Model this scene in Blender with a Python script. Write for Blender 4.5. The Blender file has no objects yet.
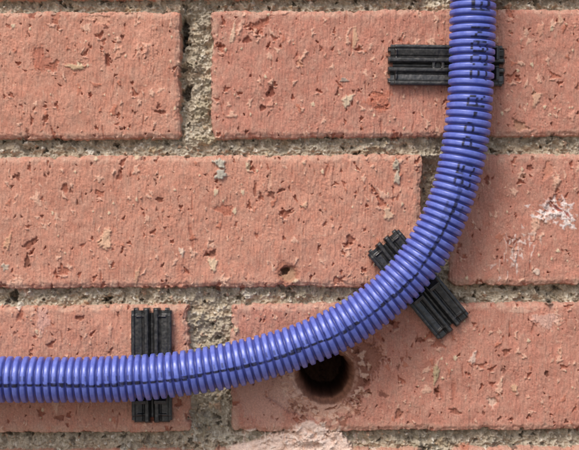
import bpy, math, numpy as np, random
random.seed(7); rng=np.random.default_rng(11)
U=0.0005; CX,CY=289.5,225.0; ZC=1.0; DIST=1400.0

def lin(r,g,b):
    o=[]
    for c in (r,g,b):
        c/=255.0
        o.append(c/12.92 if c<=0.04045 else ((c+0.055)/1.055)**2.4)
    return np.array(o,dtype=np.float32)

# ---------------------------------------------------------------- helpers
def new_obj(name,V,F,parent=None,mat=None,smooth=True,attrs=None):
    me=bpy.data.meshes.new(name)
    V=np.asarray(V,dtype=np.float32); F=np.asarray(F,dtype=np.int32)
    n=len(V); m=len(F); k=F.shape[1]
    me.vertices.add(n); me.vertices.foreach_set('co',V.ravel())
    me.loops.add(m*k); me.loops.foreach_set('vertex_index',F.ravel())
    me.polygons.add(m); me.polygons.foreach_set('loop_start',np.arange(0,m*k,k,dtype=np.int32))
    me.polygons.foreach_set('loop_total',np.full(m,k,dtype=np.int32))
    me.polygons.foreach_set('use_smooth',np.full(m,smooth,dtype=bool))
    me.update(calc_edges=True)
    if attrs:
        for an,(ty,arr) in attrs.items():
            a=me.attributes.new(an,ty,'POINT')
            if ty=='FLOAT_COLOR':
                c4=np.ones((n,4),dtype=np.float32); c4[:,:3]=arr
                a.data.foreach_set('color',c4.ravel())
            else: a.data.foreach_set('value',np.asarray(arr,dtype=np.float32).ravel())
    o=bpy.data.objects.new(name,me); bpy.context.scene.collection.objects.link(o)
    if parent: o.parent=parent
    if mat: me.materials.append(mat)
    return o
def empty(name):
    e=bpy.data.objects.new(name,None); e.empty_display_size=0.02
    bpy.context.scene.collection.objects.link(e); return e
def W(px,py,h):
    return np.stack([(px-CX)*U, -h*U+0*px, (CY-py)*U+ZC],-1)

_tabs={}
def perlin(x,y,seed=0):
    if seed not in _tabs:
        r=np.random.default_rng(seed+100); a=r.uniform(0,2*np.pi,(256,256)).astype(np.float32)
        _tabs[seed]=(np.cos(a),np.sin(a))
    gx,gy=_tabs[seed]
    x0=np.floor(x); y0=np.floor(y); fx=(x-x0).astype(np.float32); fy=(y-y0).astype(np.float32)
    xi=x0.astype(np.int32)&255; yi=y0.astype(np.int32)&255; xj=(xi+1)&255; yj=(yi+1)&255
    u=fx*fx*fx*(fx*(fx*6-15)+10); v=fy*fy*fy*(fy*(fy*6-15)+10)
    a=gx[xi,yi]*fx+gy[xi,yi]*fy
    b=gx[xj,yi]*(fx-1)+gy[xj,yi]*fy
    c=gx[xi,yj]*fx+gy[xi,yj]*(fy-1)
    d=gx[xj,yj]*(fx-1)+gy[xj,yj]*(fy-1)
    return ((a+(b-a)*u)*(1-v)+(c+(d-c)*u)*v)*1.5
def fbm(x,y,seed=0,o=4,g=0.5):
    s=0;a=1;t=0
    for i in range(o):
        s=s+a*perlin(x*2**i+i*17.3,y*2**i+i*9.1,seed+i); t+=a; a*=g
    return s/t*1.4
def sst(a,b,x):
    t=np.clip((x-a)/(b-a),0,1); return t*t*(3-2*t)

# ---------------------------------------------------------------- materials
def mat_new(name):
    m=bpy.data.materials.new(name); m.use_nodes=True
    nt=m.node_tree; b=nt.nodes['Principled BSDF']; return m,nt,b
def nd(nt,t,**kw):
    n=nt.nodes.new(t)
    for k,v in kw.items(): setattr(n,k,v)
    return n
def wall_mat():
    m,nt,b=mat_new('brick_and_mortar'); L=nt.links.new
    at=nd(nt,'ShaderNodeAttribute',attribute_name='Col')
    tc=nd(nt,'ShaderNodeTexCoord')
    n1=nd(nt,'ShaderNodeTexNoise'); n1.inputs['Scale'].default_value=1300; n1.inputs['Detail'].default_value=3; n1.inputs['Roughness'].default_value=0.75
    L(tc.outputs['Object'],n1.inputs['Vector'])
    mr=nd(nt,'ShaderNodeMapRange'); mr.inputs['From Min'].default_value=0.25; mr.inputs['From Max'].default_value=0.75
    mr.inputs['To Min'].default_value=0.74; mr.inputs['To Max'].default_value=1.26
    L(n1.outputs['Fac'],mr.inputs['Value'])
    mx=nd(nt,'ShaderNodeVectorMath',operation='SCALE'); L(at.outputs['Color'],mx.inputs[0]); L(mr.outputs['Result'],mx.inputs['Scale'])
    L(mx.outputs['Vector'],b.inputs['Base Color'])
    b.inputs['Roughness'].default_value=0.92; b.inputs['Specular IOR Level'].default_value=0.2
    bp=nd(nt,'ShaderNodeBump'); bp.inputs['Strength'].default_value=0.45; bp.inputs['Distance'].default_value=0.0002
    n2=nd(nt,'ShaderNodeTexNoise'); n2.inputs['Scale'].default_value=2600; n2.inputs['Detail'].default_value=3
    L(tc.outputs['Object'],n2.inputs['Vector']); L(n2.outputs['Fac'],bp.inputs['Height']); L(bp.outputs['Normal'],b.inputs['Normal'])
    return m
def tube_mat():
    m,nt,b=mat_new('blue_plastic'); L=nt.links.new
    tc=nd(nt,'ShaderNodeTexCoord')
    n1=nd(nt,'ShaderNodeTexNoise'); n1.inputs['Scale'].default_value=260; n1.inputs['Detail'].default_value=6; n1.inputs['Roughness'].default_value=0.7
    L(tc.outputs['Object'],n1.inputs['Vector'])
    cr=nd(nt,'ShaderNodeValToRGB'); e=cr.color_ramp.elements
    e[0].position=0.3; e[0].color=(*lin(80,96,184),1); e[1].position=0.75; e[1].color=(*lin(120,134,214),1)
    L(n1.outputs['Fac'],cr.inputs['Fac'])
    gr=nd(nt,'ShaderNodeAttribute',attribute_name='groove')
    mg=nd(nt,'ShaderNodeMix',data_type='RGBA'); L(gr.outputs['Fac'],mg.inputs[0]); L(cr.outputs['Color'],mg.inputs[6]); mg.inputs[7].default_value=(*lin(54,60,128),1)  # groove shade painted in as a darker blue
    pr=nd(nt,'ShaderNodeAttribute',attribute_name='print')
    mp=nd(nt,'ShaderNodeMix',data_type='RGBA'); L(pr.outputs['Fac'],mp.inputs[0]); L(mg.outputs[2],mp.inputs[6]); mp.inputs[7].default_value=(*lin(30,31,56),1)
    L(mp.outputs[2],b.inputs['Base Color'])
    n3=nd(nt,'ShaderNodeMapRange'); n3.inputs['To Min'].default_value=0.2; n3.inputs['To Max'].default_value=0.44
    L(n1.outputs['Fac'],n3.inputs['Value']); L(n3.outputs['Result'],b.inputs['Roughness'])
    b.inputs['Specular IOR Level'].default_value=0.6
    bp=nd(nt,'ShaderNodeBump'); bp.inputs['Strength'].default_value=0.25; bp.inputs['Distance'].default_value=0.0002
    n2=nd(nt,'ShaderNodeTexNoise'); n2.inputs['Scale'].default_value=700; L(tc.outputs['Object'],n2.inputs['Vector'])
    L(n2.outputs['Fac'],bp.inputs['Height']); L(bp.outputs['Normal'],b.inputs['Normal'])
    return m
def clip_mat():
    m,nt,b=mat_new('black_plastic'); L=nt.links.new
    tc=nd(nt,'ShaderNodeTexCoord')
    n1=nd(nt,'ShaderNodeTexNoise'); n1.inputs['Scale'].default_value=420; n1.inputs['Detail'].default_value=8; n1.inputs['Roughness'].default_value=0.75
    L(tc.outputs['Object'],n1.inputs['Vector'])
    cr=nd(nt,'ShaderNodeValToRGB'); e=cr.color_ramp.elements
    e[0].position=0.45; e[0].color=(0.017,0.018,0.019,1); e[1].position=0.8; e[1].color=(0.11,0.10,0.092,1)
    L(n1.outputs['Fac'],cr.inputs['Fac']); L(cr.outputs['Color'],b.inputs['Base Color'])
    b.inputs['Roughness'].default_value=0.33; b.inputs['Specular IOR Level'].default_value=0.7
    return m
MW=wall_mat(); MT=tube_mat(); MC=clip_mat()

# ---------------------------------------------------------------- brick wall heightfield
PX0,PX1,PY0,PY1=-330.,910.,-300.,750.
st=0.58
xs=np.concatenate([np.arange(PX0,-25,4.),np.arange(-25,604,st),np.arange(604,PX1+.1,4.)])
ys=np.concatenate([np.arange(PY0,-25,4.),np.arange(-25,475,st),np.arange(475,PY1+.1,4.)])
xs[-1]=PX1; ys[-1]=PY1
nx,ny=len(xs),len(ys)
X,Y=np.meshgrid(xs.astype(np.float32),ys.astype(np.float32))

# mortar
mort=-11.5+3.6*fbm(X/26,Y/26,1,3)+4.2*fbm(X/8,Y/8,5,3,0.6)+1.3*perlin(X/2.2,Y/2.2,9)
mc1=lin(194,182,162); mc2=lin(144,131,113); mc3=lin(222,213,196)
t=np.clip(0.5+0.75*fbm(X/9,Y/9,21,4,0.65),0,1)[...,None]
C=(mc2*(1-t)+mc1*t).astype(np.float32)
t=np.clip(fbm(X/4,Y/4,31,3)*1.6-0.35,0,1)[...,None]; C=C*(1-t)+mc3*t
t=np.clip(fbm(X/50,Y/20,37,3)*1.2-0.1,0,1)[...,None]*0.5; C=C*(1-t)+lin(186,158,128)*t
H=mort.copy()
def boxw(x0,x1,y0,y1,s=6): return sst(x0-s,x0+s,X)*sst(x1+s,x1-s,X)*sst(y0-s,y0+s,Y)*sst(y1+s,y1-s,Y)
H-=9*boxw(178,190,14,120)+4*boxw(186,212,14,60); H-=16*boxw(421,450,160,240); H-=2*boxw(190,232,310,425)
H+=2.0*np.clip(fbm(X/40,Y/12,41,2),0,1)
BR=np.zeros_like(H)
rows={-3:(-577,-449),-2:(-430,-302),-1:(-283,-155),0:(-137,-3),1:(11,137),2:(156,286),3:(305,431),4:(450,578),5:(597,725),6:(744,872)}
starts={0:-6,1:212,2:-6,3:232,4:-6,5:222,6:-6,-1:222,-2:-6,-3:222}
def row_bricks(r):
    x0=starts.get(r,-6 if r%2==0 else 222)
    return [[x0+k*460,x0+k*460+428] for k in range(-6,7)]
fix={1:{(212,640):(212,643),(-248,180):(-248,179)},2:{(-6,422):(-7,421),(454,882):(450,880)},3:{(-228,200):(-240,189),(232,660):(232,660)}}
tilt=-0.006
bcols=[lin(187,129,109),lin(182,123,103),lin(192,136,115),lin(185,128,110)]
brlist=[]
for r,(ya,yb) in rows.items():
    for (a,b) in row_bricks(r):
        a2,b2=fix.get(r,{}).get((a,b),(a,b))
        brlist.append((r,a2,b2,ya,yb))
bi=0
for (r,a,b,ya,yb) in brlist:
    if b<PX0-5 or a>PX1+5 or yb<PY0-5 or ya>PY1+5: continue
    bi+=1
    i0,i1=np.searchsorted(xs,[a-12,b+12]); j0,j1=np.searchsorted(ys,[ya-12,yb+12])
    if i1<=i0 or j1<=j0: continue
    sl=(slice(j0,j1),slice(i0,i1))
    x=X[sl]; y=Y[sl]-(X[sl]-CX)*tilt
    xw=x+1.9*fbm(x/30,y/30,51+bi,3)+0.9*perlin(x/4,y/4,57)
    yw=y+1.6*fbm(x/34,y/34,61+bi,3)+0.9*perlin(x/4,y/4,67)
    cx,cy=(a+b)/2,(ya+yb)/2; hw,hh=(b-a)/2,(yb-ya)/2; R=3.0
    qx=np.abs(xw-cx)-hw+R; qy=np.abs(yw-cy)-hh+R
    d=np.hypot(np.maximum(qx,0),np.maximum(qy,0))+np.minimum(np.maximum(qx,qy),0)-R
    d=d+4.0*np.clip(fbm(x/12,y/12,71+bi,3)-0.15,0,1)*(d>-8)
    hb=np.where(d<0,-2.0*sst(-6,0,d)**2,-2.0-45*sst(0,4.5,d))
    hb=hb+0.8*fbm(x/60,y/60,81+bi,2)+0.7*fbm(x/14,y/18,86+bi,3)
    patch=np.clip(0.5+0.9*fbm(x/28,y/34,181+bi,3),0.1,1)
    stri=(0.40*fbm(x/1.7,y/16,91,3)+0.55*fbm(x/3.5,y/11,95+bi,3))
    tears=np.clip(fbm(x/2.9+0.8*perlin(x/7,y/7,3),y/5.2,101+bi,3,0.55)-0.70+0.16*patch,0,1)
    tear2=np.clip(fbm(x/6,y/9,131+bi,4,0.6)-0.70,0,1)
    hb=hb+stri-3.2*tears-3.6*tear2+patch*(0.32*perlin(x/1.25,y/1.6,111)+0.3*perlin(x/2.6,y/3,113))
    base=bcols[bi%4]
    t=np.clip(0.5+0.8*fbm(x/40,y/26,121+bi,4),0,1)[...,None]
    cb=base*(0.90+0.20*t)
    g=np.clip(0.34+1.0*fbm(x/11,y/16,171+bi,5,0.65),0,1)[...,None]*0.40; cb=cb*(1-g)+lin(182,152,134)*g
    g=np.clip(-0.1+1.0*fbm(x/16,y/20,191+bi,5,0.6),0,1)[...,None]*0.5; cb=cb*(1-g)+lin(172,104,84)*g
    sp=(0.17*fbm(x/1.7,y/3.0,141,3,0.75))[...,None]; cb=cb*(1+sp)
    tt=np.clip((tears+tear2)*4,0,1)[...,None]; cb=cb*(1-tt*0.7)+lin(148,88,70)*tt*0.7
    pl=np.clip(fbm(x/3.2,y/5.4,151+bi,4,0.65)*2.2-0.80,0,1)[...,None]*0.7; cb=cb*(1-pl)+lin(218,184,160)*pl
    hb=hb+0.5*pl[...,0]
    ed=(sst(-10,-1,d)*np.clip(0.5+fbm(x/10,y/10,161,3),0,1))[...,None]*0.6
    cb=cb*(1-ed)+lin(196,166,146)*ed
    Hs=H[sl]; k=(hb>Hs)
    H[sl]=np.where(k,hb,Hs); C[sl]=np.where(k[...,None],cb,C[sl]); BR[sl]=np.maximum(BR[sl],k)

def stamp(cx,cy,rx,ry,ang,dh,col=None,mix=0.8,soft=0.4,rough=0.2,need=None,dome=False,to=None):
    R=max(rx,ry)*1.5+1
    i0,i1=np.searchsorted(xs,[cx-R,cx+R]); j0,j1=np.searchsorted(ys,[cy-R,cy+R])
    if i1-i0<2 or j1-j0<2: return
    if need is not None:
        if BR[(j0+j1)//2,(i0+i1)//2]!=need: return
    sl=(slice(j0,j1),slice(i0,i1)); x=X[sl]-cx; y=Y[sl]-cy
    c,s=math.cos(ang),math.sin(ang); u=(x*c+y*s)/rx; v=(-x*s+y*c)/ry
    th=np.arctan2(v,u); p1,p2,p3=rng.uniform(0,6.28,3)
    r=np.hypot(u,v)*(1+rough*(np.sin(2*th+p1)*.5+np.sin(3*th+p2)*.6+np.sin(5*th+p3)*.5))
    if R>5: r=r+rough*0.9*perlin(X[sl]/2.4,Y[sl]/2.4,77)+rough*0.5*perlin(X[sl]/7,Y[sl]/7,79)
    m=sst(0,1,(1-r)/soft)
    hm=np.sqrt(np.clip(1-r*r,0,1)) if dome else m
    if to is not None:
        H[sl]=H[sl]*(1-m*0.85)+(to+1.2*fbm(X[sl]/9,Y[sl]/6,83,3))*m*0.85
    else: H[sl]+=dh*hm
    if col is not None:
        mm=(m*mix)[...,None]; C[sl]=C[sl]*(1-mm)+np.asarray(col)*mm

def inv():
    return rng.uniform(-25,604),rng.uniform(-25,475)
for i in range(2400):
    cx,cy=inv(); k=rng.random(); s=rng.lognormal(-0.2,0.48)
    if k<0.32:
        stamp(cx,cy,1.3*s,2.3*s,rng.normal(0,0.45),-rng.uniform(0.9,2.4),lin(*( (146,84,66) if rng.random()<.65 else (112,68,56))),0.75,0.6,0.35,need=1)
    elif k<0.72:
        stamp(cx,cy,1.6*s,2.8*s,rng.normal(0,0.45),rng.uniform(0.5,1.4),lin(*((218,178,154) if rng.random()<.75 else (178,110,86))),0.68,0.5,0.35,need=1)
    elif k<0.83:
        stamp(cx,cy,1.2*s,1.6*s,0,0.9,lin(210,190,160),0.85,0.5,0.2,need=1,dome=True)
    elif k<0.91:
        stamp(cx,cy,2.4*s,3.6*s,rng.normal(0,0.6),-rng.uniform(1.2,2.6),lin(158,94,74),0.7,0.4,0.4,need=1)
        stamp(cx+rng.normal(0,1),cy+3.2*s,2.4*s,1.3*s,0,1.2,lin(216,172,150),0.7,0.6,0.3,need=1)
    else:
        stamp(cx,cy,0.8*s,5.5*s,rng.normal(0,0.12),-0.9,lin(150,90,72),0.5,0.6,0.2,need=1)
gc=[lin(206,199,184),lin(156,145,122),lin(116,107,94),lin(228,221,207),lin(182,160,130),lin(190,154,128),lin(86,79,70)]
for i in range(10000):
    cx,cy=inv(); s=rng.lognormal(0.0,0.5)
    stamp(cx,cy,1.1*s,0.95*s,rng.uniform(0,3),rng.uniform(0.6,1.7)*s,gc[rng.integers(7)],0.75,0.4,0.25,need=0,dome=True)
for i in range(220):
    cx,cy=inv(); s=rng.uniform(2.2,4.2)
    stamp(cx,cy,s*1.2,s,rng.uniform(0,3),rng.uniform(1.5,3.5),gc[rng.integers(6)],0.6,0.4,0.3,need=0,dome=True)
for i in range(900):
    cx,cy=inv(); s=rng.lognormal(0.3,0.4)
    stamp(cx,cy,1.6*s,1.3*s,rng.uniform(0,3),-rng.uniform(1.5,5),lin(88,79,67),0.6,0.5,0.35,need=0)

gry=(184,178,162); drk=(84,52,42)
for f in [
 (106,240,6,14,0.05,2.0,(206,168,140),.9),(213,264,5,8,0.1,1.8,(210,184,154),.9),(212,254,5,4,0,-2.4,drk,.6),
 (30,244,9,4,-0.6,-1.8,(114,62,48),.7),(8,242,4,9,0.2,1.4,(200,156,126),.8),(5,267,4,4,0,1,(184,174,156),.8),(27,262,3,8,0,-2,(98,58,46),.8),
 (347,101,5,8,0.2,1.5,(202,182,156),.9),(344,80,4,3,0,1.2,(150,140,128),.85),(355,38,3,12,0,1,(202,164,134),.8),
 (233,34,3,10,0.1,1.0,(214,182,156),.8),(241,26,3,8,0.2,1,(212,168,146),.75),(247,40,5,4,0.3,-2,(120,60,46),.75),
 (75,67,10,3.4,0.15,1.6,(192,164,132),.9),(100,19,12,5,0.1,-1.6,(206,156,132),.75),(32,15,4,5,0,-2,(116,58,44),.7),
 (108,60,3,8,-0.2,-2.4,(122,62,48),.8),(120,52,4,7,0.3,1.4,(208,156,132),.75),(146,52,2,7,0.2,1.2,(208,156,134),.75),(160,112,8,2,0.2,-1.8,(114,62,48),.75),
 (271,92,4,7,0,-2.8,(110,56,44),.8),(271,104,4,4,0,1.2,(206,150,128),.75),(263,108,4,3,0,-2.2,(112,60,46),.75),(300,62,3,7,0,1.4,(206,156,130),.75),
 (380,101,13,14,0,0.3,(180,106,82),.6),(378,94,8,2.4,0.2,-1,(146,86,66),.5),(381,108,9,1.8,0.1,-1,(144,84,66),.5),
 (220,163,7,5,0.1,3,gry,.92),(221,174,7,6,0.3,3,(176,172,158),.92),(396,165,5,6,0.2,2.5,(178,166,146),.9),(397,178,4,7,0.1,2.2,(184,170,150),.9),
 (388,214,5,8,0.1,1.6,(208,176,148),.85),(305,205,3,3,0,1.4,(214,176,146),.75),(137,276,3,8,0.2,1.4,(196,156,128),.75),(182,252,3,5,0,1,(212,188,168),.85),
 (205,20,8,9,0.2,5,(160,148,130),.7),(192,60,9,12,0.3,4,(146,134,114),.5),(200,110,9,14,0.1,4,(166,153,128),.6),(197,36,6,8,0.2,3,(192,178,154),.6),(186,92,5,9,0,-6,(60,52,44),.7),(184,30,4,16,0,-7,(46,40,34),.8),  # last two: recesses with joint shadow painted into the mortar colour
 (205,140,12,6,0,5,(178,163,134),.6),(248,296,6,5,0,2,(200,192,178),.8),(12,296,5,8,0.3,-6,(52,46,38),.8),(205,318,10,6,0.3,3,(184,170,144),.6),(212,345,9,9,0.2,3,(154,142,116),.5),
 (236,330,3,5,0,2,(206,190,160),.7),(205,420,10,8,0,3,(168,160,142),.6),(225,440,14,7,0.2,4,(200,190,172),.7),(245,434,10,5,-0.3,4,(210,198,182),.7),
 (43,320,8,13,0.2,0.4,(204,166,156),.45),(20,315,3,8,0.3,-1.5,(130,70,55),.6),
 (436,374,4,10,0.1,1.6,(178,158,126),.9),(437,392,3,5,0,-2.2,(112,64,48),.7),(492,402,5,6,0.1,-1.6,(210,180,160),.8),(514,388,3,5,0,1.2,(206,168,136),.75),
 (547,374,2.5,4,0,-2,(90,54,44),.8),(399,414,5,5,0,-1.8,(130,80,62),.7),(473,358,3,8,0.2,1,(214,190,174),.75),(390,322,5,3,0.2,-2.2,(114,62,48),.7),(382,350,6,12,0.2,1,(206,152,128),.5),
 (420,340,4,3,0,-2,(118,66,50),.7),(506,352,4,4,0.1,-2,(130,74,56),.7),(560,352,3,6,0.1,1,(206,164,140),.7),(455,412,7,3,0.2,-1.6,(132,76,58),.6),(80,318,5,3,0,-2,(124,68,52),.7),(60,418,5,4,0,-1.8,(128,72,56),.7),(110,330,3,6,0,1,(208,162,140),.7),
 (536,98,5,7,0.2,1.4,(206,166,140),.85),(560,20,3,6,0.1,1,(204,166,140),.75),(540,30,4,7,0.3,1,(210,156,132),.65),(520,126,9,5,0.2,-2,(170,130,104),.65),(572,116,4,5,0,1,(208,156,134),.65),
 (537,272,4,4,0,1.2,(218,196,178),.75),(487,180,3,5,0,-2,(128,70,54),.7),
 (548,170,6,10,0.2,-1.2,(192,130,106),.6),(530,168,4,3,0.1,-1.8,(114,62,48),.7),(545,320,18,7,0.1,0.3,(214,182,168),.5),(520,310,12,4,0.1,0.3,(210,176,156),.5),
 (65,188,4,5,0.2,-2.0,(144,80,62),.7),(225,210,9,7,0.2,-1.0,(170,98,76),.6),(145,40,14,22,0.1,0.3,(210,156,134),.35),(40,60,10,16,0.1,-0.8,(168,96,76),.5),
 (270,182,2.5,12,0,-1,(204,162,140),.65),(255,190,2,9,0,-1.4,(126,70,54),.7),(330,180,3,10,0.1,0.8,(206,152,130),.65),(350,240,4,6,.2,-2,(124,68,52),.7),(160,200,4,3,0,-2,(120,66,50),.7),(120,175,3,6,0,-1.8,(126,68,54),.6),
 ]:
    cx,cy,rx,ry,a,dh,c,mx=f; stamp(cx,cy,rx,ry,a,dh,lin(*c),mx,0.4,0.25)
for i in range(80):
    a=rng.normal(0,1); stamp(558+10*a+rng.normal(0,4),213+3*a+rng.normal(0,6),rng.uniform(1,5),rng.uniform(1,3),0.5+rng.normal(0,.5),0.2,lin(228,214,208),rng.uniform(.4,.85),0.6,0.4)
stamp(557,208,9,1.6,0.75,-1,lin(146,62,54),.8,.5,.3); stamp(567,214,6,1.4,0.75,-0.8,lin(150,66,54),.8,.5,.3)
for i in range(45):
    stamp(516+rng.normal(0,12),252+rng.normal(0,14),rng.uniform(.6,1.8),rng.uniform(1.5,5),0.2+rng.normal(0,.3),0.2,lin(222,204,194),rng.uniform(.3,.75),0.6,0.4)
# small bore in the middle course
stamp(287,273,13.5,12.5,0,-1.2,lin(150,98,78),0.7,0.3,0.10)
stamp(288,274,10,9,0,-4,lin(176,140,114),0.9,0.4,0.10)
stamp(285,271,5.0,4.5,0,-6,lin(84,56,44),0.85,0.5,0.15)
stamp(296,281,4,3,0,2.5,lin(210,186,158),0.8,0.5,0.2)
# spalled zone round the drilled hole
stamp(348,366,29,42,0.25,-3.4,lin(156,106,88),0.85,0.18,0.16)
stamp(354,378,19,30,0.15,-2.4,lin(134,90,74),0.7,0.5,0.16)
stamp(288,392,23,19,0.5,-3.6,lin(206,164,144),0.85,0.16,0.2)
stamp(264,398,34,26,0.2,-0.8,lin(202,158,140),0.6,0.25,0.22)
stamp(322,409,36,11,0,-3.4,lin(206,162,140),0.9,0.3,0.2)
for i in range(110):
    a=rng.uniform(0,6.28); r=rng.uniform(30,46)
    stamp(327+r*math.cos(a),379+r*math.sin(a),rng.uniform(1.5,5),rng.uniform(1.5,5),a,rng.uniform(-2.6,1.6),lin(*((222,184,162) if rng.random()<.6 else (136,88,70))),0.75,0.35,0.3)
# pale plaster splash at the foot
for p in [(300,450,46,24,0,-1.5),(270,446,30,10,-0.2,-3),(310,433,19,14,0.2,1.2),(336,444,20,11,0.3,0.2),(255,450,34,9,0,-4)]:
    stamp(p[0],p[1],p[2],p[3],p[4],0,lin(230,202,186),0.95,0.28,0.14,to=p[5])
for i in range(170):
    stamp(rng.normal(300,24),rng.normal(442,7),rng.uniform(1,5),rng.uniform(1,3),rng.uniform(0,3),rng.uniform(-1.4,1.6),lin(*((236,216,202) if rng.random()<.6 else (206,172,152))),0.6,0.5,0.3)
# drilled hole: crisp mouth, rough bore, then deep
dx=X-325.5; dy=Y-377
th=np.arctan2(dy,dx); rr=np.hypot(dx,dy/0.93)+0.9*np.sin(3*th+1)+0.5*np.sin(5*th)+1.2*fbm(X/6,Y/6,201,3)
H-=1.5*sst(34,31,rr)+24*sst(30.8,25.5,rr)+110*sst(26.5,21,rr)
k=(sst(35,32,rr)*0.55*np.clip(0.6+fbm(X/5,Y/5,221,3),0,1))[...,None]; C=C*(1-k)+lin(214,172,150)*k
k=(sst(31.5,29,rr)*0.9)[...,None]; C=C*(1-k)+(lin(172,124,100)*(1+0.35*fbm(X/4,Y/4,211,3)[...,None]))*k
k=(sst(27,23,rr)*0.75)[...,None]; C=C*(1-k)+lin(84,64,54)*k  # shade inside the bore painted into the colour

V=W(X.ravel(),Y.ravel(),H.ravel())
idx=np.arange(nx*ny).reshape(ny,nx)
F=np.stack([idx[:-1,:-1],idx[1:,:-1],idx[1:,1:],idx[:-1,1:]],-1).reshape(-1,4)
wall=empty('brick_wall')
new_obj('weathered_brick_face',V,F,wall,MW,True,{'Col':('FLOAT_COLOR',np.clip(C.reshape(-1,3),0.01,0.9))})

# surrounding courses + mortar bed behind
Vs=[];Fs=[];Cs=[]
def addbrick(a,b,ya,yb,col):
    bv=2.5; n=len(Vs)
    for (i,h) in ((0,-14),(0,-bv),(bv,0)):
        for (x,y) in ((a+i,ya+i),(b-i,ya+i),(b-i,yb-i),(a+i,yb-i)):
            Vs.append((x,y,h)); Cs.append(col)
    for l in (0,4):
        for q in range(4):
            Fs.append((n+l+q,n+l+4+q,n+l+4+(q+1)%4,n+l+(q+1)%4))
    Fs.append((n+8,n+11,n+10,n+9))
XL,XR=-2300,2900
for r in range(-8,16):
    if r in rows: ya,yb=rows[r]
    else:
        ya=11+(r-1)*147; yb=ya+127
    x0=starts.get(r,-6 if r%2==0 else 222)
    for k in range(-5,7):
        a=x0+k*460; b=a+428
        segs=[(a,b,ya,yb)]
        if yb>PY0 and ya<PY1:
            ns=[]
            if a<PX0: ns.append((a,min(b,PX0-1),ya,yb))
            if b>PX1: ns.append((max(a,PX1+1),b,ya,yb))
            if b>PX0 and a<PX1:
                aa,bb=max(a,PX0),min(b,PX1)
                if ya<PY0: ns.append((aa,bb,ya,PY0-1))
                if yb>PY1: ns.append((aa,bb,PY1+1,yb))
            segs=ns
        for s in segs:
            if s[1]-s[0]>6 and s[3]-s[2]>6 and s[1]>XL and s[0]<XR:
                addbrick(*s,random.choice(bcols)*random.uniform(.9,1.06))
Vs=np.array(Vs,dtype=np.float32)
new_obj('surrounding_courses',W(Vs[:,0],Vs[:,1],Vs[:,2]),Fs,wall,MW,False,{'Col':('FLOAT_COLOR',np.array(Cs))})
mv=[];mf=[]
for (a,b,c,d) in ((XL,PX0,-1200,2000),(PX1,XR,-1200,2000),(PX0,PX1,-1200,PY0),(PX0,PX1,PY1,2000)):
    n=len(mv); mv+= [(a,c,-10),(a,d,-10),(b,d,-10),(b,c,-10)]; mf.append((n,n+1,n+2,n+3))
mv=np.array(mv,dtype=np.float32)
new_obj('mortar_bed',W(mv[:,0],mv[:,1],mv[:,2]),mf,wall,MW,False,{'Col':('FLOAT_COLOR',np.tile(mc1*0.85,(len(mv),1)))})
bx=[];
for h in (-160,-400):
    for (x,y) in ((XL,-1200),(XR,-1200),(XR,2225),(XL,2225)): bx.append((x,y,h))
bx=np.array(bx,dtype=np.float32)
new_obj('wall_core',W(bx[:,0],bx[:,1],bx[:,2]),[(0,3,2,1),(4,5,6,7),(0,1,5,4),(1,2,6,5),(2,3,7,6),(3,0,4,7)],wall,MW,False,{'Col':('FLOAT_COLOR',np.tile(mc1*0.5,(8,1)))})

# ---------------------------------------------------------------- conduit
HC=34.0; KS=(DIST-HC)/DIST
pts=np.array([(-1500,383),(-1000,383),(-550,382),(-250,381),(-100,380),(0,379.5),(70,380),(140,378),(200,371),(255,359.5),(300,346),(345,325.5),(385,297.5),(416,266),(439,229),(455,188),(465,145),(470,100),(472,50),(473,0),(473,-100),(474,-300),(474,-600),(474,-1100)],dtype=float)
pts=np.stack([CX+(pts[:,0]-CX)*KS,CY+(pts[:,1]-CY)*KS],-1)
out=[]
P=np.vstack([2*pts[0]-pts[1],pts,2*pts[-1]-pts[-2]])
for i in range(len(P)-3):
    p0,p1,p2,p3=P[i:i+4]; T0=0; T1=T0+np.linalg.norm(p1-p0)**.5; T2=T1+np.linalg.norm(p2-p1)**.5; T3=T2+np.linalg.norm(p3-p2)**.5
    tt=np.linspace(T1,T2,80,endpoint=False)[:,None]
    A1=(T1-tt)/(T1-T0)*p0+(tt-T0)/(T1-T0)*p1; A2=(T2-tt)/(T2-T1)*p1+(tt-T1)/(T2-T1)*p2; A3=(T3-tt)/(T3-T2)*p2+(tt-T2)/(T3-T2)*p3
    B1=(T2-tt)/(T2-T0)*A1+(tt-T0)/(T2-T0)*A2; B2=(T3-tt)/(T3-T1)*A2+(tt-T1)/(T3-T1)*A3
    out.append((T2-tt)/(T2-T1)*B1+(tt-T1)/(T2-T1)*B2)
path=np.vstack(out+[pts[-1:]])
L=np.concatenate([[0],np.cumsum(np.linalg.norm(np.diff(path,axis=0),axis=1))])
PITCH=7.5; NS=10
n=int(L[-1]/PITCH*NS)
s=np.arange(n)*PITCH/NS
cx=np.interp(s,L,path[:,0]); cy=np.interp(s,L,path[:,1])
def gs(a,w):
    k=np.exp(-0.5*(np.arange(-3*w,3*w+1)/w)**2); k/=k.sum()
    return np.convolve(np.pad(a,3*w,mode='reflect',reflect_type='odd'),k,'valid')
cx=gs(cx,18); cy=gs(cy,18)
i_left=np.argmin(np.abs(cx-0)+(cy<300)*1e4); s0=s[i_left]
tx=np.gradient(cx); ty=np.gradient(cy); tl=np.hypot(tx,ty); tx/=tl; ty/=tl
bxn,byn=-ty,tx
R0=22.7*KS; NA=112
sp=s+0.8*np.sin(s/61)+0.5*np.sin(s/23+1)
ph=(sp/PITCH)%1.0
prof=sst(0.02,0.20,ph)*sst(0.88,0.70,ph)
ridx=np.floor(sp/PITCH)
ridgevar=1+0.012*np.sin(ridx*12.9898)
rad=(R0-3.0*(1-prof)+0.2*np.sin(np.pi*np.clip((ph-0.1)/0.68,0,1)))*ridgevar
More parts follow.
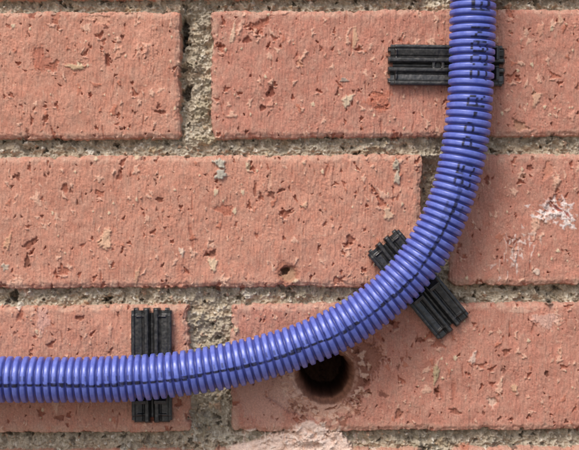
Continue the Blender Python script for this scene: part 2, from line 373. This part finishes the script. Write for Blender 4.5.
th=np.linspace(0,2*np.pi,NA,endpoint=False)
RR=rad[:,None]*(1+0.006*np.sin(2*th[None]+s[:,None]/90))
ox=(np.sin(th)[None]*RR); oh=(np.cos(th)[None]*RR)
hc=HC+0.8*np.sin(s/140)
lean=0.018*np.sin(ridx*7.7)
VX=cx[:,None]+ox*(bxn+lean*tx)[:,None]; VY=cy[:,None]+ox*(byn+lean*ty)[:,None]; VH=hc[:,None]+oh
V=W(VX.ravel(),VY.ravel(),VH.ravel())
ii=np.arange(n-1)[:,None]*NA; jj=np.arange(NA)[None]; j2=(jj+1)%NA
F=np.stack([ii+jj,ii+j2,ii+NA+j2,ii+NA+jj],-1).reshape(-1,4)
font={'0':["01110","10001","10011","10101","11001","10001","01110"],'2':["01110","10001","00001","00110","01000","10000","11111"],
'5':["11111","10000","11110","00001","00001","10001","01110"],'8':["01110","10001","10001","01110","10001","10001","01110"],
'E':["11111","10000","10000","11110","10000","10000","11111"],'N':["10001","11001","10101","10101","10011","10001","10001"],
'P':["11110","10001","10001","11110","10000","10000","10000"],'I':["11111","00100","00100","00100","00100","00100","11111"],
'T':["11111","00100","00100","00100","00100","00100","00100"],'6':["01110","10000","10000","11110","10001","10001","01110"],
'3':["11110","00001","00001","01110","00001","00001","11110"],'O':["01110","10001","10001","10001","10001","10001","01110"],
'R':["11110","10001","10001","11110","10100","10010","10001"],' ':["00000"]*7,'-':["00000","00000","00000","01110","00000","00000","00000"]}
txt="PIPE 25 PP-R 320N EN 50086 PORT 60 "
cols=[]
for ch in txt:
    g=font[ch]
    for c in range(5): cols.append([int(g[r][c]) for r in range(7)])
    cols.append([0]*7)
bm=np.array(cols)
ve=((th+np.pi)%(2*np.pi)-np.pi)*R0
sr=s-s0
S2,V2=np.meshgrid(sr,ve,indexing='ij')
cell=2.2
ci=(np.floor(S2/cell).astype(int))%len(bm)
row=np.floor((V2+5+1.2*np.sin(S2/40))/2.7).astype(int)
inr=(row>=0)&(row<7)
tx2=np.where(inr,bm[ci,np.clip(row,0,6)],0).astype(np.float32)
line=(np.abs(V2-2.8-0.6*np.sin(S2/57)-0.5*np.sin(S2/13))<1.6+0.4*np.sin(S2/9)).astype(np.float32)
fine=((np.abs(V2+2.6)<2.4)&(np.sin(S2*1.7)+np.sin(S2*0.61+1)>0.7)).astype(np.float32)*0.6
lowpart=sst(560,500,S2)
PR=np.maximum(line*lowpart,np.maximum(fine*lowpart,tx2*sst(470,540,S2)))
PR=np.where(prof[:,None]>0.25,PR,PR*0.5)
PR*= np.clip(1.0+0.6*fbm(S2/6,V2/4,301,2),0,1)
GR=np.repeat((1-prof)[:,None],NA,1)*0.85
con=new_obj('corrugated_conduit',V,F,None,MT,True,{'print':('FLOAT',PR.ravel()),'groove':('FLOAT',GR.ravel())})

# ---------------------------------------------------------------- mounting clips
def build_clip(name,px,py,ang,half0,half1,cross,holes):
    root=empty(name)
    kk=(DIST-8)/DIST
    ox_,oy_=CX+(px-CX)*kk, CY+(py-CY)*kk
    c,s_=math.cos(ang),math.sin(ang)
    def T(l,w,h): 
        return W(ox_+l*c-w*s_, oy_+l*s_+w*c, h)
    hw=20.0; dw=0.5; dl=0.5
    ls=np.arange(-half0,half1+.01,dl); ws=np.arange(-hw,hw+.01,dw)
    Lg,Wg=np.meshgrid(ls,ws,indexing='ij'); aw=np.abs(Wg)
    h=np.full_like(Lg,7.0)
    h+=2.2*sst(15.8,17.2,aw)-1.0*sst(18.8,20.2,aw)
    h+=2.6*sst(2.2,3.6,aw)*sst(7.6,6.2,aw)
    h-=5.0*sst(2.2,1.2,aw)
    h-=1.6*np.exp(-((aw-8.6)/0.7)**2)
    h+=0.9*sst(8.8,15.5,aw)*(aw<15.8)
    de0=Lg+half0; de1=half1-Lg; de=np.minimum(de0,de1)
    h-=2.0*sst(7.0,6.0,de)*sst(7.4,8.2,aw)
    h-=1.5*sst(1.5,0,de)
    h+=1.5*np.exp(-((de-8.2)/0.9)**2)*(aw<15)*(aw>7.4)
    for hl in holes:
        r=np.hypot(Lg-hl,Wg); h=np.where(r<6.5,np.maximum(h,8.2)*1.0,h); h=np.where(r<3.4,1.5,h)
    h+=0.2*fbm(Lg/5,Wg/5,401,2)
    keep=np.ones_like(Lg,dtype=bool)
    keep&=~((de<5.0)&(aw<1.8))
    keep&=~((de<2.4)&(aw>17.6))
    keep&=~((de0<2.2)&(aw>8.5)&(aw<13.5))
    nl,nw=Lg.shape; id=np.arange(nl*nw).reshape(nl,nw)
    kf=keep[:-1,:-1]&keep[1:,:-1]&keep[1:,1:]&keep[:-1,1:]
    F=np.stack([id[:-1,:-1],id[:-1,1:],id[1:,1:],id[1:,:-1]],-1)[kf]
    V=T(Lg.ravel(),Wg.ravel(),h.ravel())
    E={}
    for f in F.tolist():
        for a,b in ((f[0],f[1]),(f[1],f[2]),(f[2],f[3]),(f[3],f[0])):
            if (b,a) in E: del E[(b,a)]
            else: E[(a,b)]=1
    extra=[]; ef=[]; n0=len(V); Lf=Lg.ravel(); Wf=Wg.ravel(); hf=h.ravel()
    for (a,b) in E:
        q=[]
        for v in (a,b):
            q.append(n0+len(extra)); extra.append((Lf[v],Wf[v],hf[v]))
            q.append(n0+len(extra)); extra.append((Lf[v],Wf[v],-3.0))
        ef.append((q[2],q[0],q[1],q[3]))
    ex=np.array(extra); V=np.vstack([V,T(ex[:,0],ex[:,1],ex[:,2])]); F=np.vstack([F,np.array(ef)])
    new_obj('rail_plate',V,F,root,MC,True)
    Rin=R0+0.4; Ro=R0+2.4
    def arc_part(a0,a1,w0,w1,nm,lip):
        N=26; A=np.linspace(a0,a1,N); vs=[];fs=[]
        for k_,a in enumerate(A):
            ri=Rin; ro=Ro+ (1.4*sst(0.82,1.0,(k_/(N-1))) if lip else 0)
            for (rr_,ww) in ((ri,w0),(ro,w0),(ro,w1),(ri,w1)):
                vs.append((cross+rr_*math.sin(a),ww,HC-rr_*math.cos(a)))
        for k_ in range(N-1):
            for q in range(4):
                fs.append((k_*4+q,k_*4+(q+1)%4,(k_+1)*4+(q+1)%4,(k_+1)*4+q))
        fs.append((0,3,2,1)); e=(N-1)*4; fs.append((e,e+1,e+2,e+3))
        vs=np.array(vs); o=new_obj(nm,T(vs[:,0],vs[:,1],vs[:,2]),fs,root,MC,False)
        b=o.modifiers.new('b','BEVEL'); b.width=0.0003; b.segments=2; b.limit_method='ANGLE'
    for sg in (-1,1):
        arc_part(0,sg*1.22,-16,-4,'saddle_arm',True)
        arc_part(0,sg*1.22,4,16,'saddle_arm',True)
    return root
build_clip('conduit_clip',446.5,65,0.012,58,58,26,(-8,))
build_clip('conduit_clip',421,287.5,math.atan2(82,68),61,53,-16,())
build_clip('conduit_clip',151.5,365.5,math.pi/2-0.006,57,57,12,())

# ---------------------------------------------------------------- ground
gm,nt,b=mat_new('paving'); tc=nd(nt,'ShaderNodeTexCoord'); n1=nd(nt,'ShaderNodeTexNoise'); n1.inputs['Scale'].default_value=30; n1.inputs['Detail'].default_value=8
cr=nd(nt,'ShaderNodeValToRGB'); cr.color_ramp.elements[0].color=(.13,.12,.11,1); cr.color_ramp.elements[1].color=(.28,.27,.25,1)
nt.links.new(tc.outputs['Object'],n1.inputs['Vector']); nt.links.new(n1.outputs['Fac'],cr.inputs['Fac']); nt.links.new(cr.outputs['Color'],b.inputs['Base Color']); b.inputs['Roughness'].default_value=.9
new_obj('ground',np.array([(-60,-60,-0.06),(60,-60,-0.06),(60,60,-0.06),(-60,60,-0.06)]),[(0,1,2,3)],None,gm,False)

# ---------------------------------------------------------------- light
sc=bpy.context.scene
w=bpy.data.worlds.new('World'); sc.world=w; w.use_nodes=True; nt=w.node_tree
bg=nt.nodes['Background']; sky=nt.nodes.new('ShaderNodeTexSky'); sky.sky_type='NISHITA'; sky.sun_disc=False
sd=np.array([-0.34,-0.64,0.90]); sd/=np.linalg.norm(sd)
el=math.asin(sd[2]); az=math.atan2(sd[0],sd[1])
sky.sun_elevation=el; sky.sun_rotation=az; sky.air_density=1.0; sky.dust_density=4.0; sky.ozone_density=0.6
nt.links.new(sky.outputs[0],bg.inputs['Color']); bg.inputs['Strength'].default_value=0.15
sl=bpy.data.lights.new('sun','SUN'); sl.energy=1.9; sl.angle=math.radians(22); sl.color=(1,0.98,0.95)
so=bpy.data.objects.new('sun',sl); sc.collection.objects.link(so)
from mathutils import Vector
so.rotation_euler=Vector(sd.tolist()).to_track_quat('Z','Y').to_euler(); so.location=(-1,-2,3)

# ---------------------------------------------------------------- camera
cd=bpy.data.cameras.new('camera'); cam=bpy.data.objects.new('camera',cd); sc.collection.objects.link(cam)
cam.location=(0,-DIST*U,ZC); cam.rotation_euler=(math.pi/2,0,0)
cd.sensor_width=36; cd.lens=36*DIST/579.0; cd.clip_start=0.01; cd.clip_end=200
sc.camera=cam
sc.view_settings.view_transform='Standard'; sc.view_settings.look='None'; sc.view_settings.exposure=0
